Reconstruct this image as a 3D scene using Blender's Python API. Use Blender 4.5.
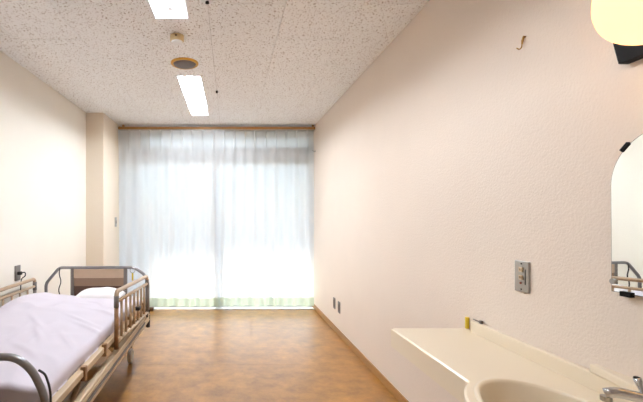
import bpy, bmesh, math, random
from mathutils import Vector, Matrix, noise

random.seed(7)
for o in list(bpy.data.objects):
    bpy.data.objects.remove(o)
S = bpy.context.scene
C = S.collection
R = math.radians

# ------------------------------------------------------------------ camera, light, exposure
H = 2.50                       # ceiling height
CAMZ = 1.25
cd = bpy.data.cameras.new('camera')
cam = bpy.data.objects.new('camera', cd); C.objects.link(cam)
cam.location = (0, 0, CAMZ); cam.rotation_euler = (R(90), 0, 0)
cd.sensor_width = 36; cd.lens = 36 * 390 / 643
cd.shift_x = 91.5 / 643; cd.shift_y = 16 / 643
cd.clip_start = 0.02
S.camera = cam

SUN_TRAVEL = Vector((0.375, -1.0, -1.42)).normalized()
w = bpy.data.worlds.new('world'); S.world = w; w.use_nodes = True
nt = w.node_tree
sky = nt.nodes.new('ShaderNodeTexSky'); sky.sky_type = 'NISHITA'; sky.sun_disc = False
sky.sun_elevation = math.asin(-SUN_TRAVEL.z)
sky.sun_rotation = math.atan2(-SUN_TRAVEL.x, -SUN_TRAVEL.y)
nt.links.new(sky.outputs[0], nt.nodes['Background'].inputs[0])
nt.nodes['Background'].inputs[1].default_value = 0.28
sd = bpy.data.lights.new('sun', 'SUN'); sd.energy = 7.0; sd.angle = R(8); sd.color = (1, .96, .9)
sun = bpy.data.objects.new('sun', sd); C.objects.link(sun)
sun.rotation_euler = SUN_TRAVEL.to_track_quat('-Z', 'Y').to_euler()
sun.location = (-2, 8, 8)
TUBE_POWER = 105.0
BULB_POWER = 8.0

S.view_settings.view_transform = 'Standard'
S.view_settings.look = 'None'
S.view_settings.exposure = 0.88
S.view_settings.gamma = 1.0
S.view_settings.use_curve_mapping = False

# ------------------------------------------------------------------ materials
def srgb(r, g, b):
    f = lambda c: (c / 255 / 12.92) if c / 255 <= .04045 else ((c / 255 + .055) / 1.055) ** 2.4
    return (f(r), f(g), f(b), 1)

def newmat(name):
    m = bpy.data.materials.new(name); m.use_nodes = True
    return m, m.node_tree.nodes, m.node_tree.links, m.node_tree.nodes['Principled BSDF']

def mat(name, col, rough=.5, metal=0, var=0.06, scale=20, bump=0, bscale=200, coat=0, spec=.5):
    """procedural material: base colour gently varied by noise, optional fine relief"""
    m, n, l, p = newmat(name)
    tc = n.new('ShaderNodeTexCoord')
    nz = n.new('ShaderNodeTexNoise'); nz.inputs['Scale'].default_value = scale; nz.inputs['Detail'].default_value = 4
    l.new(tc.outputs['Object'], nz.inputs['Vector'])
    mx = n.new('ShaderNodeMix'); mx.data_type = 'RGBA'
    c = srgb(*col)
    mx.inputs[6].default_value = [max(0, v * (1 - var)) for v in c[:3]] + [1]
    mx.inputs[7].default_value = [min(1, v * (1 + var)) for v in c[:3]] + [1]
    l.new(nz.outputs['Fac'], mx.inputs[0]); l.new(mx.outputs[2], p.inputs['Base Color'])
    p.inputs['Roughness'].default_value = rough; p.inputs['Metallic'].default_value = metal
    p.inputs['Coat Weight'].default_value = coat
    p.inputs['Specular IOR Level'].default_value = spec
    if bump:
        bz = n.new('ShaderNodeTexNoise'); bz.inputs['Scale'].default_value = bscale; bz.inputs['Detail'].default_value = 3
        l.new(tc.outputs['Object'], bz.inputs['Vector'])
        b = n.new('ShaderNodeBump'); b.inputs['Strength'].default_value = bump; b.inputs['Distance'].default_value = .003
        l.new(bz.outputs['Fac'], b.inputs['Height']); l.new(b.outputs[0], p.inputs['Normal'])
    return m

def emis(name, col, strength):
    m, n, l, p = newmat(name)
    n.remove(p)
    e = n.new('ShaderNodeEmission'); e.inputs[0].default_value = srgb(*col); e.inputs[1].default_value = strength
    l.new(e.outputs[0], n['Material Output'].inputs[0])
    return m

def wall_mat(name, col):
    return mat(name, col, .75, var=.025, scale=3, bump=.7, bscale=120, spec=.25)

def ceiling_mat():
    m, n, l, p = newmat('rockwool_tile')
    tc = n.new('ShaderNodeNewGeometry')
    mp = n.new('ShaderNodeMapping'); mp.inputs['Scale'].default_value = (1.0, .72, 1)
    l.new(tc.outputs['Position'], mp.inputs['Vector'])
    a = n.new('ShaderNodeTexNoise'); a.inputs['Scale'].default_value = 100; a.inputs['Detail'].default_value = 1.5; a.inputs['Distortion'].default_value = 1.0
    l.new(mp.outputs[0], a.inputs['Vector'])
    ra = n.new('ShaderNodeValToRGB'); ra.color_ramp.elements[0].position = .60; ra.color_ramp.elements[1].position = .66
    l.new(a.outputs['Fac'], ra.inputs[0])
    mx = n.new('ShaderNodeMix'); mx.data_type = 'RGBA'
    mx.inputs[6].default_value = srgb(250, 250, 250); mx.inputs[7].default_value = srgb(172, 156, 146)
    l.new(ra.outputs[0], mx.inputs[0]); l.new(mx.outputs[2], p.inputs['Base Color'])
    b = n.new('ShaderNodeBump'); b.invert = True; b.inputs['Strength'].default_value = .5; b.inputs['Distance'].default_value = .004
    l.new(ra.outputs[0], b.inputs['Height']); l.new(b.outputs[0], p.inputs['Normal'])
    p.inputs['Roughness'].default_value = .9; p.inputs['Specular IOR Level'].default_value = .1
    return m

def floor_mat():
    m, n, l, p = newmat('brown_vinyl')
    g = n.new('ShaderNodeNewGeometry')
    a = n.new('ShaderNodeTexNoise'); a.inputs['Scale'].default_value = 7; a.inputs['Detail'].default_value = 8; a.inputs['Roughness'].default_value = .7
    l.new(g.outputs['Position'], a.inputs['Vector'])
    b = n.new('ShaderNodeTexNoise'); b.inputs['Scale'].default_value = 1.6; b.inputs['Detail'].default_value = 3
    l.new(g.outputs['Position'], b.inputs['Vector'])
    r1 = n.new('ShaderNodeValToRGB')
    r1.color_ramp.elements[0].position = .3; r1.color_ramp.elements[0].color = srgb(132, 85, 26)
    r1.color_ramp.elements[1].position = .72; r1.color_ramp.elements[1].color = srgb(192, 135, 54)
    l.new(a.outputs['Fac'], r1.inputs[0])
    mx = n.new('ShaderNodeMix'); mx.data_type = 'RGBA'; mx.blend_type = 'MULTIPLY'; mx.inputs[0].default_value = .5
    r2 = n.new('ShaderNodeValToRGB'); r2.color_ramp.elements[0].position = .3; r2.color_ramp.elements[0].color = (.72, .66, .6, 1)
    r2.color_ramp.elements[1].position = .65
    l.new(b.outputs['Fac'], r2.inputs[0]); l.new(r1.outputs[0], mx.inputs[6]); l.new(r2.outputs[0], mx.inputs[7])
    l.new(mx.outputs[2], p.inputs['Base Color'])
    p.inputs['Roughness'].default_value = .32; p.inputs['Coat Weight'].default_value = .5; p.inputs['Coat Roughness'].default_value = .22
    return m

def curtain_mat(name, col, see=.04, wt=.62):
    m, n, l, p = newmat(name); n.remove(p)
    tc = n.new('ShaderNodeTexCoord')
    wv = n.new('ShaderNodeTexNoise'); wv.inputs['Scale'].default_value = 300
    l.new(tc.outputs['Object'], wv.inputs['Vector'])
    mx = n.new('ShaderNodeMix'); mx.data_type = 'RGBA'; c = srgb(*col)
    mx.inputs[6].default_value = [v * .96 for v in c[:3]] + [1]; mx.inputs[7].default_value = c
    l.new(wv.outputs['Fac'], mx.inputs[0])
    d = n.new('ShaderNodeBsdfDiffuse'); t = n.new('ShaderNodeBsdfTranslucent'); tr = n.new('ShaderNodeBsdfTransparent')
    l.new(mx.outputs[2], d.inputs[0]); l.new(mx.outputs[2], t.inputs[0])
    s1 = n.new('ShaderNodeMixShader'); s1.inputs[0].default_value = wt
    l.new(d.outputs[0], s1.inputs[1]); l.new(t.outputs[0], s1.inputs[2])
    s2 = n.new('ShaderNodeMixShader'); s2.inputs[0].default_value = see
    l.new(s1.outputs[0], s2.inputs[1]); l.new(tr.outputs[0], s2.inputs[2])
    l.new(s2.outputs[0], n['Material Output'].inputs[0])
    return m

def glass_mat():
    m, n, l, p = newmat('window_glass'); n.remove(p)
    tr = n.new('ShaderNodeBsdfTransparent'); tr.inputs[0].default_value = (.93, .96, .95, 1)
    g = n.new('ShaderNodeBsdfGlossy'); g.inputs['Roughness'].default_value = .02
    s = n.new('ShaderNodeMixShader'); s.inputs[0].default_value = .06
    l.new(tr.outputs[0], s.inputs[1]); l.new(g.outputs[0], s.inputs[2])
    l.new(s.outputs[0], n['Material Output'].inputs[0])
    return m

def opal_mat():
    m, n, l, p = newmat('opal_glass'); n.remove(p)
    t = n.new('ShaderNodeBsdfTranslucent'); t.inputs[0].default_value = (1, .72, .40, 1)
    e = n.new('ShaderNodeEmission'); e.inputs[0].default_value = (1, .66, .33, 1); e.inputs[1].default_value = .52
    a = n.new('ShaderNodeAddShader')
    l.new(t.outputs[0], a.inputs[0]); l.new(e.outputs[0], a.inputs[1])
    l.new(a.outputs[0], n['Material Output'].inputs[0])
    return m

M = {
 'wall': wall_mat('cream_wallpaper', (240, 233, 221)),
 'wallR': wall_mat('embossed_beige_wallpaper', (237, 222, 207)),
 'pillar': wall_mat('pillar_wallpaper', (231, 217, 198)),
 'tile': ceiling_mat(),
 'slab': mat('ceiling_void', (140, 130, 122), .9),
 'floor': floor_mat(),
 'wood': mat('brown_wood_trim', (170, 122, 68), .45, var=.15, scale=30),
 'dwood': mat('dark_trim', (96, 66, 42), .5, var=.15, scale=30),
 'curtain': curtain_mat('mint_white_curtain', (245, 245, 246)),
 'hem': curtain_mat('pale_green_hem', (216, 224, 206), see=0, wt=.5),
 'glass': glass_mat(),
 'alu': mat('pale_aluminium', (200, 202, 200), .4, .3),
 'panelw': mat('beige_panel', (205, 190, 168), .7),
 'conc': mat('exterior_concrete', (150, 147, 142), .9, bump=.2),
 'white': mat('white_enamel', (240, 240, 240), .4),
 'tube': emis('fluorescent_tube', (236, 245, 255), TUBE_POWER),
 'bulb': emis('warm_bulb', (255, 224, 170), BULB_POWER),
 'opal': opal_mat(),
 'black': mat('black_metal', (16, 13, 12), .6, spec=.15),
 'chrome': mat('chrome', (200, 200, 202), .12, 1, var=.02),
 'steel': mat('brushed_steel', (176, 172, 166), .32, 1),
 'greytube': mat('grey_bed_tube', (140, 138, 140), .32, .45),
 'bgrey': mat('bed_grey_plastic', (122, 114, 108), .5),
 'beige': mat('beige_bed_enamel', (206, 182, 150), .4),
 'railbeige': mat('tan_rail_enamel', (184, 156, 126), .38),
 'brown': mat('brown_plastic', (150, 112, 76), .5),
 'rubber': mat('dark_rubber', (52, 46, 44), .6),
 'castor': mat('grey_castor_tyre', (176, 170, 164), .5),
 'hb1': mat('headboard_light_laminate', (200, 172, 146), .45, var=.08, scale=12),
 'hb2': mat('headboard_mid_laminate', (152, 122, 98), .45, var=.08, scale=12),
 'hb3': mat('headboard_dark_laminate', (92, 62, 44), .45, var=.08, scale=12),
 'sheet': mat('lilac_white_sheet', (216, 208, 217), .85, var=.03, scale=8, bump=.15, bscale=260, spec=.2),
 'pillow': mat('white_pillowcase', (240, 236, 236), .85, var=.03, scale=8, bump=.1, spec=.2),
 'mattress': mat('beige_mattress_ticking', (214, 204, 198), .9),
 'counter': mat('cream_resin_counter', (240, 224, 198), .28, var=.02, scale=4, coat=.15),
 'gold': mat('gold_ring', (206, 158, 62), .4, .3),
 'mesh': mat('grey_speaker_mesh', (104, 96, 92), .7, var=.3, scale=400),
 'detector': mat('aged_beige_plastic', (206, 180, 134), .5),
 'yellow': mat('yellow_plastic', (226, 196, 44), .4),
 'brass': mat('aged_brass', (176, 134, 76), .35, .9),
 'mirror': None,
}
m, n_, l_, p_ = newmat('mirror_silver')
p_.inputs['Base Color'].default_value = (.86, .89, .87, 1); p_.inputs['Metallic'].default_value = 1; p_.inputs['Roughness'].default_value = .01
M['mirror'] = m

# ------------------------------------------------------------------ mesh helpers
def obj(name, bm, mt, parent=None, smooth=False, bevel=0):
    me = bpy.data.meshes.new(name)
    bmesh.ops.recalc_face_normals(bm, faces=bm.faces)
    bm.to_mesh(me); bm.free()
    me.materials.append(M[mt] if isinstance(mt, str) else mt)
    if smooth:
        for f in me.polygons: f.use_smooth = True
    o = bpy.data.objects.new(name, me); C.objects.link(o)
    if parent: o.parent = parent
    if bevel:
        b = o.modifiers.new('bevel', 'BEVEL'); b.width = bevel; b.segments = 2; b.limit_method = 'ANGLE'
    return o

def tag(o, label, cat, group=None, kind=None):
    o['label'] = label
    if cat: o['category'] = cat
    if group: o['group'] = group
    if kind: o['kind'] = kind
    return o

def struct(o, label=None):
    o['kind'] = 'structure'
    if label: o['label'] = label
    return o

def empty(name, loc=(0, 0, 0), rz=0):
    o = bpy.data.objects.new(name, None); C.objects.link(o)
    o.location = loc; o.rotation_euler = (0, 0, rz); o.empty_display_size = .1
    return o

def box(bm, x0, x1, y0, y1, z0, z1):
    v = [bm.verts.new((x, y, z)) for z in (z0, z1) for x, y in ((x0, y0), (x1, y0), (x1, y1), (x0, y1))]
    for f in ((3, 2, 1, 0), (4, 5, 6, 7), (0, 1, 5, 4), (1, 2, 6, 5), (2, 3, 7, 6), (3, 0, 4, 7)):
        bm.faces.new([v[i] for i in f])
    return bm

def B(*a):
    return box(bmesh.new(), *a)

def fillet(pts, r, n=5):
    """round the corners of a polyline"""
    pts = [Vector(p) for p in pts]; out = [pts[0]]
    for i in range(1, len(pts) - 1):
        a, p, b = pts[i - 1], pts[i], pts[i + 1]
        d1 = (a - p); d2 = (b - p)
        k = min(r, d1.length * .49, d2.length * .49)
        s, e = p + d1.normalized() * k, p + d2.normalized() * k
        for j in range(n + 1):
            t = j / n
            out.append((1 - t) ** 2 * s + 2 * t * (1 - t) * p + t * t * e)
    out.append(pts[-1])
    return out

def tube(bm, pts, r, seg=10, cap=True):
    pts = [Vector(p) for p in pts]
    t0 = (pts[1] - pts[0]).normalized()
    up = Vector((0, 0, 1)) if abs(t0.z) < .9 else Vector((1, 0, 0))
    nrm = (up - t0 * up.dot(t0)).normalized()
    rings = []
    for i, p in enumerate(pts):
        if i == 0: t = t0
        elif i == len(pts) - 1: t = (pts[i] - pts[i - 1]).normalized()
        else: t = ((pts[i + 1] - pts[i]).normalized() + (pts[i] - pts[i - 1]).normalized()).normalized()
        nrm = (nrm - t * nrm.dot(t)).normalized(); bn = t.cross(nrm)
        rr = r[i] if isinstance(r, (list, tuple)) else r
        rings.append([bm.verts.new(p + (nrm * math.cos(2 * math.pi * k / seg) + bn * math.sin(2 * math.pi * k / seg)) * rr) for k in range(seg)])
    for a, b in zip(rings, rings[1:]):
        for k in range(seg):
            bm.faces.new((a[k], a[(k + 1) % seg], b[(k + 1) % seg], b[k]))
    if cap:
        bm.faces.new(rings[0][::-1]); bm.faces.new(rings[-1])
    return bm

def T(pts, r, seg=10):
    return tube(bmesh.new(), pts, r, seg)

def lathe(bm, prof, centre=(0, 0, 0), axis='Z', seg=32):
    """prof: list of (radius, height)"""
    c = Vector(centre); rings = []
    for r, h in prof:
        ring = []
        for k in range(seg):
            a = 2 * math.pi * k / seg
            p = Vector((r * math.cos(a), r * math.sin(a), h))
            if axis == 'X': p = Vector((p.z, p.x, p.y))
            if axis == 'Y': p = Vector((p.x, p.z, p.y))
            ring.append(bm.verts.new(c + p))
        rings.append(ring)
    for a, b in zip(rings, rings[1:]):
        for k in range(seg):
            bm.faces.new((a[k], a[(k + 1) % seg], b[(k + 1) % seg], b[k]))
    bm.faces.new(rings[0]); bm.faces.new(rings[-1])
    return bm

def L(prof, centre=(0, 0, 0), axis='Z', seg=32):
    return lathe(bmesh.new(), prof, centre, axis, seg)

# ------------------------------------------------------------------ room shell
XL, XR = -1.725, 1.155
YN, YB = -1.30, 5.47
PX, PY = -1.515, 4.672            # pillar's right face and front face

fl = struct(obj('floor', B(XL - .1, XR + .1, YN - .1, YB + .06, -.12, -.004), 'slab'), 'glossy mottled brown vinyl floor')
for a, b in ((YN, .80), (.80, 3.3), (3.3, YB)):
    obj('vinyl_sheet', B(XL, XR, a + .0008, b - .0008, -.004, 0), 'floor', fl)

struct(obj('wall_left', B(XL - .1, XL, YN - .1, YB + .1, 0, H + .2), 'wall'), 'plain cream papered wall beside the bed')
struct(obj('wall_right', B(XR, XR + .1, YN - .1, YB + .1, 0, H + .2), 'wallR'), 'embossed pale beige papered wall behind the washbasin')
struct(obj('wall_near', B(XL, XR, YN - .1, YN, 0, H + .2), 'wall'), 'cream wall at the near end of the room')
struct(obj('wall_pillar', B(XL, PX, PY, YB + .1, 0, H), 'pillar'), 'beige square pillar in the corner beside the curtain')

bb = obj('baseboard_right', B(XR - .012, XR, YN, YB - .02, 0, .06), 'wood', bevel=.003); struct(bb, 'brown wooden baseboard along the right wall')
bb = obj('baseboard_left', B(XL, XL + .012, YN, PY, 0, .06), 'wood', bevel=.003); struct(bb, 'brown wooden baseboard along the left wall behind the bed')
bm = B(XL + .012, PX + .012, PY - .012, PY, 0, .06); box(bm, PX, PX + .012, PY, YB - .02, 0, .06)
struct(obj('baseboard_pillar', bm, 'wood'), 'brown wooden baseboard round the pillar foot')

# ceiling: slab with openings for the two recessed fittings, tiles hung below it
FX0, FX1 = -.472, -.256
FIT = [(FX0, FX1, 1.115, 2.45), (FX0, FX1, 3.445, 4.78)]

def minus(rect, holes):
    rects = [rect]
    for hx0, hx1, hy0, hy1 in holes:
        out = []
        for x0, x1, y0, y1 in rects:
            if hx1 <= x0 or hx0 >= x1 or hy1 <= y0 or hy0 >= y1:
                out.append((x0, x1, y0, y1)); continue
            ax0, ax1 = max(x0, hx0), min(x1, hx1)
            if x0 < ax0: out.append((x0, ax0, y0, y1))
            if ax1 < x1: out.append((ax1, x1, y0, y1))
            if y0 < hy0: out.append((ax0, ax1, y0, hy0))
            if hy1 < y1: out.append((ax0, ax1, hy1, y1))
        rects = out
    return rects

bm = bmesh.new()
for r in minus((XL - .1, XR + .1, YN - .1, YB + .1), FIT): box(bm, *r, H + .011, H + .2)
ce = struct(obj('ceiling', bm, 'slab'), 'ceiling of speckled white rock wool tiles')
TW, TL = .4575, .915
x = .326 - TW * 5; col = 0
while x < XR:
    ph = 2.746 if col % 2 == 1 else 2.746 + TL / 2
    y = ph - TL * 6
    while y < YB:
        x0, x1, y0, y1 = max(x, XL), min(x + TW, XR), max(y, YN), min(y + TL, YB)
        if x1 - x0 > .02 and y1 - y0 > .02:
            g, gy = .0012, .0024; bm = bmesh.new()
            for r in minus((x0 + g, x1 - g, y0 + gy, y1 - gy), FIT): box(bm, *r, H, H + .011)
            obj('ceiling_tile', bm, 'tile', ce)
        y += TL
    x += TW; col += 1

# ------------------------------------------------------------------ window, balcony
WX0, WX1 = PX, XR
win = empty('window_1', ((WX0 + WX1) / 2, YB, 0)); struct(win, 'wide glazed balcony doors with transom lights behind the curtains')
win_off = Vector((-(WX0 + WX1) / 2, -YB, 0))
def wobj(name, bm, mt, parent=win):
    o = obj(name, bm, mt, parent)
    if parent is win: o.location = win_off
    return o
bm = bmesh.new()
for z0, z1 in ((2.46, H), (2.035, 2.20), (0, .03)): box(bm, WX0, WX1, YB - .05, YB + .05, z0, z1)
box(bm, WX0, WX0 + .03, YB - .05, YB + .05, .03, 2.46); box(bm, WX1 - .03, WX1, YB - .05, YB + .05, .03, 2.46)
wobj('window_frame', bm, 'alu')
wobj('transom_panel', B(WX0 + .03, -1.18, YB - .02, YB + .02, 2.20, 2.46), 'panelw')
ts = [-1.18, -.42, .33, WX1 - .03]
for a, b in zip(ts, ts[1:]):
    bm = B(a, b, YB - .02, YB + .02, 2.20, 2.22); box(bm, a, b, YB - .02, YB + .02, 2.44, 2.46)
    box(bm, a, a + .02, YB - .02, YB + .02, 2.22, 2.44); box(bm, b - .02, b, YB - .02, YB + .02, 2.22, 2.44)
    f = wobj('transom_sash', bm, 'alu')
    obj('pane', B(a + .02, b - .02, YB - .003, YB + .003, 2.22, 2.44), 'glass', f)
ds = [WX0 + .03, -.19, WX1 - .03]
for i, (a, b) in enumerate(zip(ds, ds[1:])):
    o_ = .02 if i == 1 else -.02
    bm = B(a, b, YB - .015 + o_, YB + .015 + o_, .03, .09); box(bm, a, b, YB - .015 + o_, YB + .015 + o_, 2.0, 2.035)
    box(bm, a, a + .035, YB - .015 + o_, YB + .015 + o_, .09, 2.0); box(bm, b - .035, b, YB - .015 + o_, YB + .015 + o_, .09, 2.0)
    f = wobj('door_sash', bm, 'alu')
    obj('pane', B(a + .035, b - .035, YB - .003 + o_, YB + .003 + o_, .09, 2.0), 'glass', f)

struct(obj('balcony_floor', B(-1.9, 2.2, YB + .06, 7.3, -.15, -.03), 'conc'), 'pale concrete balcony floor outside the window')
struct(obj('balcony_overhang', B(-1.9, 2.2, YB + .1, 6.74, H + .12, H + .3), 'conc'), 'concrete slab over the balcony')
struct(obj('balcony_partition', B(-1.70, -1.55, YB + .1, 6.74, -.03, H + .12), 'conc'), 'concrete partition at the side of the balcony')

struct(obj('floor_glow_strip', B(PX + .013, XR - .013, YB - .20, YB - .05, 0, .006), 'alu'), 'pale strip added on the floor for the bright light under the curtains')  # added pale strip, stands in for bright daylight leaking under the hems
# ------------------------------------------------------------------ curtain rail and curtains
CY = 5.30
rail = empty('curtain_rail', (0, CY, 2.437))
tag(rail, 'brown wooden curtain rail running under the ceiling above the curtains', 'curtain rail')
obj('rail_board', B(PX + .002, XR - .002, -.03, .03, .0, .035), 'wood', rail, bevel=.004)
obj('track', B(PX + .01, XR - .01, -.012, .012, -.014, 0), 'alu', rail)
for x in (-1.45, XR - .03):
    obj('end_bracket', B(x - .012, x + .012, -.012, .02, .035, .0625), 'wood', rail)

def curtain(x0, x1, seed, ybase, label):
    root = empty('curtain', ((x0 + x1) / 2, ybase, 0)); xm = (x0 + x1) / 2
    tag(root, label, 'curtain')
    Z0, Z1 = .040, 2.4225
    nx, nz = int((x1 - x0) / .0065), 36
    pitch = .142
    def yy(x, z):
        t = (z - Z0) / (Z1 - Z0)
        u = (x - x0) / pitch
        wob = .35 * noise.noise(Vector((x * 2.1 + seed, z * .35, seed)))
        fold = math.sin(2 * math.pi * (u + wob * (1 - t))) * .028 + math.sin(2 * math.pi * (u * .53 + wob * 2 + seed)) * .014
        fr = abs(((u + .5) % 1) - .5) * pitch          # distance from a pleat line
        pinch = -.050 * math.exp(-(fr / .009) ** 2) + .010
        k = max(0, min(1, (t - .86) / .10)); k = k * k * (3 - 2 * k)
        y = fold * (1 - k) * (.55 + .45 * (1 - t)) + pinch * k
        y += .006 * noise.noise(Vector((x * 9 + seed, z * 1.2, 3)))
        return y
    def sheet(za, zb, n, off):
        bm = bmesh.new(); g = []
        for j in range(n + 1):
            z = za + (zb - za) * j / n
            g.append([bm.verts.new((x0 + (x1 - x0) * i / nx - xm, yy(x0 + (x1 - x0) * i / nx, z) + off,
                      z + .008 * noise.noise(Vector((x0 * 3 + i * .04, seed, 0))) * (1 - j / n) * (za < .1))) for i in range(nx + 1)])
        for j in range(n):
            for i in range(nx):
                bm.faces.new((g[j][i], g[j][i + 1], g[j + 1][i + 1], g[j + 1][i]))
        return bm
    obj('cloth', sheet(Z0, Z1, nz, 0), 'curtain', root, smooth=True)
    obj('hem', sheet(Z0 - .002, Z0 + .115, 4, -.003), 'hem', root, smooth=True)
    obj('heading_tape', sheet(Z1 - .09, Z1, 4, .004), 'curtain', root, smooth=True)
    return root
curtain(PX + .012, -.165, 1.3, CY - .022, 'mint white sheer curtain panel nearer the pillar and bed')
curtain(-.225, XR - .014, 4.7, CY + .022, 'wider mint white sheer curtain panel beside the right wall')

# ------------------------------------------------------------------ ceiling fittings
def fitting(r, tubes, label):
    x0, x1, y0, y1 = r; xm, ym = (x0 + x1) / 2, (y0 + y1) / 2
    root = empty('ceiling_light', (xm, ym, H)); tag(root, label, 'ceiling light', 'recessed fluorescent ceiling lights')
    hx, hy = (x1 - x0) / 2 - .001, (y1 - y0) / 2 - .001
    # trim flange round the opening
    bm = bmesh.new()
    for q in minus((-hx - .010, hx + .010, -hy - .010, hy + .010), [(-hx + .006, hx - .006, -hy + .006, hy - .006)]): box(bm, *q, -.006, .002)
    obj('trim', bm, 'white', root)
    # trough with sloping sides
    bm = bmesh.new()
    ring = lambda a, b, z: [bm.verts.new(p) for p in ((-a, -b, z), (a, -b, z), (a, b, z), (-a, b, z))]
    ra, rb, rc, rd = ring(hx - .002, hy - .002, 0), ring(hx - .03, hy - .05, .075), ring(hx - .002, hy - .002, .085), ring(hx, hy, 0)
    for A, Bq in ((ra, rb),):
        for k in range(4): bm.faces.new((A[k], A[(k + 1) % 4], Bq[(k + 1) % 4], Bq[k]))
    bm.faces.new(rb)
    for k in range(4): bm.faces.new((rd[k], rd[(k + 1) % 4], rc[(k + 1) % 4], rc[k]))
    bm.faces.new(rc)
    obj('trough', bm, 'white', root)
    tx = [0] if tubes == 1 else [-.045, .045]
    for t in tx:
        o = obj('fluorescent_tube', T([(t, -hy + .085, .034), (t, hy - .085, .034)], .0145, 12), 'tube', root, smooth=True)
        for s in (-1, 1):
            obj('lamp_holder', B(t - .014, t + .014, s * (hy - .075) - .011, s * (hy - .075) + .011, .015, .075), 'white', root)
            obj('end_cap', T([(t, s * (hy - .100), .034), (t, s * (hy - .084), .034)], .0150, 12), 'alu', root)
    return root
fitting(FIT[0], 1, 'recessed ceiling light with a single fluorescent tube nearest the camera')
fitting(FIT[1], 2, 'recessed twin tube ceiling light beyond the round speaker')

det = empty('smoke_detector', (-.366, 2.69, H)); tag(det, 'small round beige smoke detector on the ceiling between light and speaker', 'smoke detector')
obj('base', L([(.044, 0), (.048, -.002), (.048, -.034), (.042, -.042)]), 'detector', det)
obj('sensor_cap', L([(.040, -.042), (.036, -.050), (.010, -.053)]), 'white', det)
obj('indicator', L([(.006, -.0465), (.006, -.049)], (0, -.003, -.018), 'Y', 12), 'black', det)

spk = empty('ceiling_speaker', (-.368, 3.166, H)); tag(spk, 'round ceiling speaker with gold ring and dark grey mesh', 'speaker')
obj('ring', L([(.112, 0), (.112, -.006), (.104, -.013), (.094, -.013), (.092, -.006)], seg=48), 'gold', spk, smooth=False)
obj('grille', L([(.093, -.005), (.086, -.016), (.05, -.020), (.005, -.021)], seg=48), 'mesh', spk, smooth=True)

for y, dark, lab in ((2.246, 0, 'ceiling sprinkler head with white rosette at the top of the picture'), (3.869, 1, 'tiny dark sprinkler head on the ceiling beside the twin tube light')):
    sp = empty('sprinkler', (-.131, y, H)); tag(sp, lab, 'sprinkler', 'ceiling sprinklers')
    if not dark:
        obj('rosette', L([(.036, 0), (.034, -.006), (.016, -.010)]), 'white', sp)
    obj('nozzle', L([(.012, 0), (.010, -.012), (.005, -.014), (.012, -.017), (.012, -.019)]), 'black' , sp)

# ------------------------------------------------------------------ wall fittings
def plate_x(name, x, y, z, w, h, d, sgn, mt, label, cat):
    """a plate on a side wall; sgn is the direction it faces along x"""
    root = empty(name, (x, y, z)); tag(root, label, cat)
    obj('plate', B(min(0, sgn * d), max(0, sgn * d), -w / 2, w / 2, -h / 2, h / 2), mt, root, bevel=.002)
    return root
sw = plate_x('switch_plate', XR, 1.535, 1.016, .074, .121, .008, -1, 'steel', 'brushed steel socket plate with switches on the right wall above the counter', 'switch')
for z in (.027, -.004):
    k = obj('rocker', B(-.012, -.007, -.008, .010, z - .009, z + .009), 'beige', sw)
    for dy in (-.003, .005): obj('slot', B(-.0126, -.0118, dy - .001, dy + .001, z - .004, z + .004), 'black', k)
obj('side_slot', B(-.0086, -.007, -.022, -.018, -.030, .030), 'black', sw)
obj('red_button', L([(.004, 0), (.004, -.003)], (-.0085, .002, -.026), 'X', 12), mat('red_brown', (140, 60, 40)), sw)
for z in (.050, -.050): obj('screw', L([(.003, 0), (.003, -.0015)], (-.0080, 0, z), 'X', 12), 'black', sw)

for i, (y, z, lab) in enumerate(((4.306, .300, 'farther grey brown wall socket low on the right wall'), (4.117, .297, 'nearer grey brown wall socket low on the right wall'))):
    s = plate_x('wall_socket', XR, y, z, .072, .118, .008, -1, 'bgrey', lab, 'socket'); s['group'] = 'low wall sockets'
    obj('socket_insert', B(-.011, -.007, -.018, .018, -.035, .035), 'dwood', s)
s = plate_x('wall_switch', PX, 5.16, 1.184, .072, .125, .008, 1, 'steel', 'grey switch plate on the side of the pillar', 'switch')
obj('rocker', B(.007, .011, -.012, .012, -.02, .02), 'bgrey', s)

s = plate_x('bedside_socket', XL, 3.158, .797, .075, .122, .010, 1, 'bgrey', 'grey metal socket plate with plugged cord on the left wall', 'socket')
obj('plug', B(.009, .040, -.016, .010, -.015, .012), 'rubber', s, bevel=.004)
obj('cord', T(fillet([(.038, -.003, 0), (.068, -.003, .010), (.070, .0, -.025), (.03, .01, -.045), (.018, .012, -.2), (.018, .015, -.60), (.02, .1, -.77)], .03), .0045, 8), 'rubber', s, smooth=True)

hk = empty('wall_hook', (XR, 1.525, 1.936)); tag(hk, 'small brass screw hook high on the right wall', 'hook')
obj('shank', T([(0, 0, .018), (-.007, 0, .019), (-.010, .002, .004), (-.011, .003, -.010)], [.004, .0045, .0045, .0028], 10), 'brass', hk, smooth=True)
obj('curl', T(fillet([(-.011, .003, -.008), (-.012, .004, -.022), (-.018, .008, -.028), (-.025, .013, -.020)], .02, 8), .0024, 10), 'brass', hk, smooth=True)
th = empty('tieback_hook', (XR, 5.28, 2.14)); tag(th, 'tiny dark hook on the right wall beside the curtain edge', 'hook')
obj('rose', L([(.010, 0), (.008, -.006)], (0, 0, 0), 'X', 16), 'bgrey', th)
obj('hook', T(fillet([(-.004, 0, 0), (-.03, 0, 0), (-.035, 0, .02)], .01), .003, 8), 'bgrey', th)
blk = tag(obj('doorstop_block', B(-.032, .032, -.03, .03, 0, .045), 'dwood', bevel=.006), 'small brown wooden block on the floor by the curtain', 'block')
blk.location = (-1.05, 5.19, 0)

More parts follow.
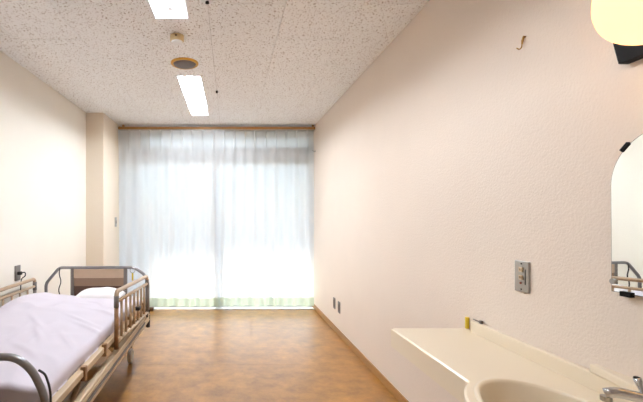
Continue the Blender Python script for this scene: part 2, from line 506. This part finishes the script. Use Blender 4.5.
# ------------------------------------------------------------------ wall lamp and mirror
lamp = empty('wall_lamp', (XR, .913, 1.705)); tag(lamp, 'lit wall lamp with round cream glass globe on black bracket', 'lamp')
bm = bmesh.new()
pr = [(-.075, -.013), (.218, -.013), (.236, .06), (-.075, .06)]
a = [bm.verts.new((0, y, z)) for y, z in pr]; b = [bm.verts.new((-.030, y, z)) for y, z in pr]
bm.faces.new(a); bm.faces.new(b[::-1])
for k in range(4): bm.faces.new((a[k], a[(k + 1) % 4], b[(k + 1) % 4], b[k]))
obj('bracket', bm, 'black', lamp, bevel=.003)
obj('neck', T([(-.028, 0, .065), (-.060, 0, .065)], .022, 16), 'black', lamp)
gc = (-.152, 0, .068)
prof = [(.004, -.1035)]
for k in range(1, 24):
    t = math.pi * (k / 24.0) - math.pi / 2
    prof.append((.116 * math.cos(t) ** .72, .104 * math.sin(t) * (1.0 if t < 0 else 1.25)))
obj('globe', L(prof, gc, 'Z', 48), 'opal', lamp, smooth=True)
obj('bulb', L([(.006, -.036), (.022, -.022), (.030, 0), (.022, .022), (.006, .034)], (-.152, 0, .085), 'Z', 16), 'bulb', lamp, smooth=True)

mir = empty('mirror', (XR - .0115, 1.164, 1.029)); mir.rotation_euler = (0, R(-0.35), R(1.38))
tag(mir, 'arched frameless wall mirror held by small black clips above the basin', 'mirror')
def arch(x, inset, n=20):
    W, V, r = .37, .314, .15
    pts = [(-inset, inset), (-W + inset, inset)]
    for k in range(n + 1):
        t = math.pi + (-math.pi / 2) * k / n
        pts.append((-W + r + (r - inset) * math.cos(t), V + (r - inset) * math.sin(t)))
    for k in range(n + 1):
        t = math.pi / 2 - math.pi / 2 * k / n
        pts.append((-r + (r - inset) * math.cos(t), V + (r - inset) * math.sin(t)))
    return [(x, y, z) for y, z in pts]
bm = bmesh.new()
a = [bm.verts.new(p) for p in arch(0, 0)]; b = [bm.verts.new(p) for p in arch(-.005, 0)]
bm.faces.new(a); bm.faces.new(b[::-1])
for k in range(len(a)): bm.faces.new((a[k], a[(k + 1) % len(a)], b[(k + 1) % len(a)], b[k]))
obj('backing', bm, mat('mirror_edge', (92, 84, 66), .5), mir)
bm = bmesh.new(); bm.faces.new([bm.verts.new(p) for p in arch(-.0056, .0015)])
o = obj('glass', bm, 'mirror', mir)
for (y, z, ang) in ((-.042, .422, -45), (-.328, .422, 45)):
    bm = B(-.009, .001, -.014, .014, -.005, .005)
    c = obj('clip', bm, 'black', mir); c.location = (0, y, z); c.rotation_euler = (R(ang), 0, 0)
for y in (-.045, -.30):
    obj('clip', B(-.012, .001, y - .015, y + .015, -.008, .006), 'black', mir)
obj('clip', L([(.008, .001), (.008, -.010)], (0, -.006, .03), 'X', 16), 'steel', mir)

# ------------------------------------------------------------------ washbasin counter
CZ = .711; CX0, CX1, CYA, CYB = .7815, XR - .002, .30, 1.893
EX, EY, EA, EB = .885, .98, .172, .300
ct = empty('washbasin_counter', (XR, 1.1, CZ)); tag(ct, 'cream moulded washbasin counter with oval bowl fixed to the right wall', 'washbasin')
off = Vector((-XR, -1.1, -CZ))
angs = sorted([2 * math.pi * k / 120 for k in range(120)] + [math.atan2(y - EY, x - EX) % (2 * math.pi) for x in (CX0, CX1) for y in (CYA, CYB)])
def outer(a, inset=0):
    dx, dy = math.cos(a), math.sin(a)
    ts = []
    for lim, d, c in ((CX0 + inset, dx, EX), (CX1 - inset, dx, EX), (CYA + inset, dy, EY), (CYB - inset, dy, EY)):
        if abs(d) > 1e-9 and (lim - c) / d > 0: ts.append((lim - c) / d)
    t = min(ts)
    A, Bq = EA + .043 - inset, EB + .040 - inset
    te = 1 / math.sqrt((dx / A) ** 2 + (dy / Bq) ** 2)
    if dx < 0: t = max(t, te)
    return EX + dx * t, EY + dy * t
def ell(a, k, z):
    # keep the direction of the ray, on an ellipse scaled by k
    dx, dy = math.cos(a), math.sin(a)
    te = k / math.sqrt((dx / EA) ** 2 + (dy / EB) ** 2)
    return (EX + dx * te, EY + dy * te, z)
def rings(bm, rs, close=False):
    vs = [[bm.verts.new(Vector(p) + off) for p in r] for r in rs]
    for A, Bq in zip(vs, vs[1:]):
        for k in range(len(A)): bm.faces.new((A[k], A[(k + 1) % len(A)], Bq[(k + 1) % len(A)], Bq[k]))
    if close: bm.faces.new(vs[-1])
    return bm
AP = .088
r_top = [[(*outer(a, .012), CZ - AP) for a in angs], [(*outer(a), CZ - AP) for a in angs], [(*outer(a), CZ - .006) for a in angs], [(*outer(a, .006), CZ) for a in angs], [ell(a, 1.07, CZ) for a in angs]]
obj('countertop', rings(bmesh.new(), r_top), 'counter', ct)
bowl = [(1.07, 0), (1.055, .005), (1.03, .007), (1.0, .005), (.985, -.003), (.955, -.03), (.90, -.07), (.78, -.11), (.55, -.135), (.25, -.143), (.10, -.145)]
bs = obj('basin', rings(bmesh.new(), [[ell(a, k, CZ + z) for a in angs] for k, z in bowl], True), 'counter', ct, smooth=True)
obj('drain', L([(.024, 0), (.022, .003), (.008, .001)], (EX - XR, EY - 1.1, -.145)), 'chrome', bs)
def cb(name, *a, **k):
    o = obj(name, B(*a), k.get('m', 'counter'), ct, bevel=k.get('bevel', .004)); o.location = off; return o
cb('upstand', XR - .026, XR - .001, CYA, CYB - .06, CZ - .002, .764)
bm = bmesh.new()   # ledge that widens from the wall above the tap
pl = [(XR - .001, 1.225), (XR - .027, 1.225), (XR - .036, 1.16), (XR - .052, 1.08), (XR - .060, .98), (XR - .060, .55), (XR - .001, .55)]
a = [bm.verts.new((x, y, .765)) for x, y in pl]; b = [bm.verts.new((x, y, .790)) for x, y in pl]
bm.faces.new(a); bm.faces.new(b[::-1])
for k in range(len(pl)): bm.faces.new((a[k], a[(k + 1) % len(pl)], b[(k + 1) % len(pl)], b[k]))
o = obj('ledge', bm, 'counter', ct, bevel=.004); o.location = off

fa = empty('faucet', (1.072, .945, CZ)); tag(fa, 'chrome single lever faucet at the back of the basin', 'faucet')
obj('body', L([(.026, .0005), (.026, .006), (.019, .010), (.019, .085), (.016, .095), (.006, .099)]), 'chrome', fa, smooth=True)
obj('spout', T(fillet([(-.005, .004, .078), (-.045, .036, .086), (-.075, .060, .088), (-.092, .074, .078)], .03), .0135, 14), 'chrome', fa, smooth=True)
obj('aerator', L([(.0125, 0), (.0125, -.012)], (-.090, .073, .072), 'Z', 16), 'steel', fa)
lv = obj('lever', T(fillet([(-.028, .028, .084), (-.030, .040, .104), (-.034, .050, .128)], .02), .0085, 12), 'chrome', fa, smooth=True)
obj('lever_cap', L([(.0075, 0), (.0065, .004)], (-.034, .050, .127), 'Z', 12), 'black', lv)

yc = tag(obj('yellow_clip', B(-.008, .008, -.006, .006, 0, .056), 'yellow', bevel=.002), 'tiny yellow plastic clip at the far end of the counter upstand', 'clip')
yc.location = (XR - .011, 1.882, .7115)
gcl = empty('metal_clip', (XR - .012, 1.79, .764)); tag(gcl, 'tiny grey metal clip on the counter upstand beside the yellow clip', 'clip')
obj('bar', T([(0, .04, .006), (0, -.01, .006)], .0035, 8), 'bgrey', gcl)
obj('jaw', B(-.006, .006, -.022, -.006, 0, .014), 'bgrey', gcl, bevel=.002)

# ------------------------------------------------------------------ bed
BW, BL = .911, 2.045
bed = empty('hospital_bed', (-.740, 3.52, 0), R(1.2))
tag(bed, 'beige hospital bed with grey tube ends and side rails along the left wall', 'bed')
def bo(name, bm, mt, parent=bed, **k): return obj(name, bm, mt, parent, **k)
tr = .0135
head = bo('head_frame', T(fillet([(0, 0, .40), (0, 0, .655), (-.035, 0, .735), (-.125, 0, .795), (-BW + .118, 0, .795), (-BW, 0, .655), (-BW, 0, .40)], .032), tr, 12), 'greytube', smooth=True)
foot = bo('foot_frame', T(fillet([(0, -BL, .40), (0, -BL, .565), (-.050, -BL, .672), (-.112, -BL, .722), (-BW + .112, -BL, .722), (-BW + .050, -BL, .672), (-BW, -BL, .565), (-BW, -BL, .40)], .045), .0145, 12), 'greytube', smooth=True)
for x in (0, -BW):
    for y, fr in ((0, head), (-BL, foot)):
        obj('end_sleeve', T([(x, y, .257), (x, y, .41)], .018, 12), 'rubber', fr)
for y, zt, name in ((0, .782, 'headboard'), (-BL, .708, 'footboard')):
    hb = bo(name, B(-.665, -.212, y - .011, y + .011, zt - .078, zt), 'hb1')
    obj('board', B(-.665, -.212, y - .007, y + .011, zt - .150, zt - .080), 'hb2', hb)
    obj('board', B(-.665, -.212, y - .003, y + .011, .32, zt - .152), 'hb3', hb)
    for x in (-.675, -.202):
        obj('board_post', B(x - .015, x + .015, y - .014, y + .014, .28, zt + .012), 'bgrey', hb, bevel=.004)
# side beams and deck
for x, s in ((0, 1), (-BW, -1)):
    sb = bo('side_beam', B(x - .022, x + .018, -BL + .03, -.03, .318, .405), 'beige', bevel=.006)
    xo = x + s * .019
    obj('groove_strip', B(min(xo, xo + s * .003) - .001, max(xo, xo + s * .003) + .001, -BL + .25, -.25, .350, .368), 'bgrey', sb)
    for z in (.338, .384):
        obj('moulding', B(xo - .003, xo + .003, -BL + .04, -.04, z - .003, z + .003), 'beige', sb)
    bo('deck_edge', B(x - .030, x + .004, -BL + .04, -.04, .482, .516), 'beige', bevel=.005)
    for yb in (-1.64, -1.31, -.72, -.25):
        bo('rail_bracket', B(x - .012, x + .014, yb - .014, yb + .014, .462, .532), 'brown', bevel=.004)
for i in range(4):
    y0 = -BL + .05 + i * .486
    bo('deck_panel', B(-BW + .032, -.032, y0, y0 + .475, .480, .508), 'bgrey')
for y in (-.25, -.75, -1.3, -1.80):
    bo('cross_bar', B(-BW + .02, -.02, y - .02, y + .02, .330, .390), 'beige')
for x in (-.14, -BW + .14):
    bo('base_beam', B(x - .025, x + .025, -1.88, -.08, .135, .175), 'beige', bevel=.004)
    for ya, yb in ((-.45, -.75), (-1.55, -1.30)):
        bo('lift_arm', T([(x, ya, .16), (x, yb, .34)], .018, 8), 'beige')
for y in (-.16, -1.80):
    bo('base_cross_bar', B(-BW + .10, -.10, y - .02, y + .02, .125, .165), 'beige', bevel=.004)
for x in (-.115, -BW + .115):
    for y in (-.16, -1.80):
        cs = bo('caster', T([(x, y, .09), (x, y, .15)], .012, 10), 'steel')
        obj('fork', B(x - .020, x + .020, y - .012, y + .012, .074, .100), 'bgrey', cs, bevel=.004)
        obj('wheel', L([(.036, -.018), (.056, -.016), (.062, -.007), (.062, .007), (.056, .016), (.036, .018)], (x, y - .022, .0625), 'X', 24), 'castor', cs, smooth=False)
        obj('wheel_hub', L([(.034, -.0195), (.034, .0195)], (x, y - .022, .0625), 'X', 20), 'steel', cs)

# side rails
def side_rail(x, label, zt, tilt):
    ya, yb = -1.137, -.165; ym = (ya + yb) / 2
    zz = lambda y, z: z + (y - ym) * tilt
    P = lambda y, z: (x, y, zz(y, z))
    d = zt - .772
    root = bo('side_rail', T(fillet([P(ya, .69 + d), P(ya, .772 + d), P(yb, .772 + d), P(yb, .69 + d)], .05, 6), .014, 12), 'railbeige', smooth=True)
    root['label'] = label
    for y in (ya, yb):
        obj('rail_post', T([P(y, .42 + d), P(y, .70 + d)], .0135, 10), 'brown' if y == ya else 'bgrey', root, smooth=True)
        obj('corner_grip', T([P(y, .675 + d), P(y, .745 + d)], .0160, 12), 'bgrey', root, smooth=True)
    obj('middle_bar', T([P(ya, .708 + d), P(yb, .708 + d)], .011, 10), 'railbeige', root, smooth=True)
    obj('bottom_bar', T([P(ya, .458 + d), P(yb, .458 + d)], .012, 10), 'railbeige', root, smooth=True)
    nb = 7
    for i in range(nb):
        y = ya + (yb - ya) * (i + 1) / (nb + 1)
        obj('rail_bar', T([P(y, .458 + d), P(y, .708 + d)], .0085, 8), 'railbeige', root, smooth=True)
    obj('latch', B(x - .018, x + .018, ym + .10, ym + .16, .54 + d, .565 + d), 'rubber', root, bevel=.004)
side_rail(.022, 'beige slatted bed rail on the room side', .768, -.055)
side_rail(-BW - .022, 'beige slatted bed rail on the wall side', .722, 0)

# cords and tag on the bed
c1 = bo('hanging_cord', T(fillet([(-BW + .130, -.016, .797), (-BW + .123, -.020, .74), (-BW + .145, -.020, .67), (-BW + .115, -.02, .60), (-BW + .140, -.02, .53), (-BW + .135, -.02, .46)], .04), .005, 8), 'rubber', smooth=True)
kr = bo('key_ring', T([(-.135 + .022 * math.cos(t * math.pi / 8), -.018, .770 + .022 * math.sin(t * math.pi / 8)) for t in range(17)], .003, 6), 'steel')
obj('yellow_tag', B(-.142, -.126, -.022, -.016, .680, .747), 'yellow', kr, bevel=.002)
bo('control_cord', T(fillet([(-.034, -BL + .016, .665), (-.014, -BL + .028, .645), (.008, -BL + .024, .585), (.010, -BL + .020, .50), (.006, -BL + .020, .42)], .04), .0045, 8), 'rubber', smooth=True)

# mattress, cover and pillow (they lie on the bed)
def onbed(o):
    o.location = bed.location; o.rotation_euler = bed.rotation_euler; return o
mt = onbed(obj('mattress', B(-BW + .045, -.045, -BL + .07, -.05, .516, .548), 'mattress', bevel=.015))
tag(mt, 'thin beige mattress under the white cover on the hospital bed', 'mattress')

def sm(a, b, x):
    t = max(0, min(1, (x - a) / (b - a))); return t * t * (3 - 2 * t)
def cover_h(x, v):
    """height of the cover over the bed; x across (0 right .. -BW left), v from the head end"""
    h = .582
    h += .014 * sm(0, .3, -x) * sm(0, .3, x + BW)
    h += .072 * math.exp(-((x + .80) / .18) ** 2) * math.exp(-((v - .58) / .36) ** 2)
    h += .025 * math.exp(-((x + .50) / .25) ** 2) * math.exp(-((v - .85) / .45) ** 2)
    h -= .040 * sm(.42, .15, v)
    h += .010 * noise.noise(Vector((x * 3.1, v * 2.3, 1.7)))
    q = noise.noise(Vector((x * 2.0 + v * 4.0, v * 1.5 - x * 6, 5)))
    h += .006 * (1 - abs(q) * 3) * sm(.3, .8, abs(noise.noise(Vector((x * 2, v * 2, 8)))) * 2 + .2)
    for cx, cv, ax, ay, amp in ((-.06, .75, .8, .6, .010), (-.12, 1.20, .75, .66, .010), (-.35, 1.35, .5, .86, .008), (-.30, 1.60, .7, .7, .009), (-.45, 1.15, .6, .8, .007), (-.60, 1.45, .8, -.6, .007), (-.10, .85, .9, .42, .012), (-.22, 1.05, .8, .6, .007), (-.15, 1.45, .55, .83, .008), (-.55, 1.75, .95, .3, .010), (-.75, 1.70, .9, .45, .012), (-.68, 1.83, .96, -.2, .010), (-.25, .62, .7, .7, .006)):
        d = (x - cx) * ay - (v - cv) * ax; e = (x - cx) * ax + (v - cv) * ay
        h += amp * 1.25 * math.exp(-(d / .018) ** 2) * math.exp(-(e / .14) ** 2)
    return h
bm = bmesh.new(); g = []
nu, nv = 120, 190
V0, V1 = .10, BL - .055
side = .085
half = (BW - .05) / 2; xc = -BW / 2
tot = 2 * (half + side)
for j in range(nv + 1):
    s = (j / nv) * (V1 - V0 + side) ; row = []
    v = V0 + s; drop_v = 0
    if v > V1 - .03:
        e = v - (V1 - .03); drop_v = max(0, e - .03 * .6) ; v = V1 - .03 + min(e, .03) 
    for i in range(nu + 1):
        a = -tot / 2 + tot * i / nu
        sg = 1 if a > 0 else -1; aa = abs(a); r = .035
        if aa < half - r: xx, dz, k = aa, 0, 0
        else:
            e = aa - (half - r); arc = r * math.pi / 2
            if e < arc: xx = half - r + r * math.sin(e / r); dz = r * (1 - math.cos(e / r)); k = e / arc
            else: xx = half; dz = r + (e - arc); k = 1
        x = xc + sg * xx
        h = cover_h(max(-BW, min(0, x)), v)
        if k == 1:
            xn = x + sg * .012 * (noise.noise(Vector((v * 9, sg * 3, 0))) * min(1, (dz - r) / .05))
        else: xn = x
        z = max(.5225, h - dz - drop_v)
        row.append(bm.verts.new((xn, -v - (.004 * noise.noise(Vector((x * 12, drop_v * 8, 2))) if drop_v else 0), z)))
    g.append(row)
for j in range(nv):
    for i in range(nu): bm.faces.new((g[j][i], g[j][i + 1], g[j + 1][i + 1], g[j + 1][i]))
cv = onbed(obj('bed_cover', bm, 'sheet', smooth=True)); tag(cv, 'lilac white bed cover spread over the hospital bed', 'bed cover')
so = cv.modifiers.new('thickness', 'SOLIDIFY'); so.thickness = .006; so.offset = -1

bm = bmesh.new(); n = 28; top = []; bot = []
for j in range(n + 1):
    a, b_ = [], []
    for i in range(n + 1):
        p, q = -1 + 2 * i / n, -1 + 2 * j / n
        f = (max(0, 1 - abs(p) ** 3.0) * max(0, 1 - abs(q) ** 3.0)) ** .5
        px = p * .195 * (1 - .05 * q * q); qy = q * .14 * (1 - .05 * p * p)
        hh = .072 * f + .006 * noise.noise(Vector((p * 2, q * 2, 4))) * f
        a.append(bm.verts.new((px, qy, hh))); b_.append(bm.verts.new((px, qy, -.012 * f)) if 0 < i < n and 0 < j < n else a[-1])
    top.append(a); bot.append(b_)
for j in range(n):
    for i in range(n):
        bm.faces.new((top[j][i], top[j][i + 1], top[j + 1][i + 1], top[j + 1][i]))
        q = (bot[j][i], bot[j + 1][i], bot[j + 1][i + 1], bot[j][i + 1])
        try: bm.faces.new(q)
        except ValueError: pass
pw = obj('pillow', bm, 'pillow', smooth=True); tag(pw, 'flat white pillow against the headboard of the bed', 'pillow')
pw.location = (-1.105, 3.315, .568); pw.rotation_euler = (R(4), 0, R(1.75))
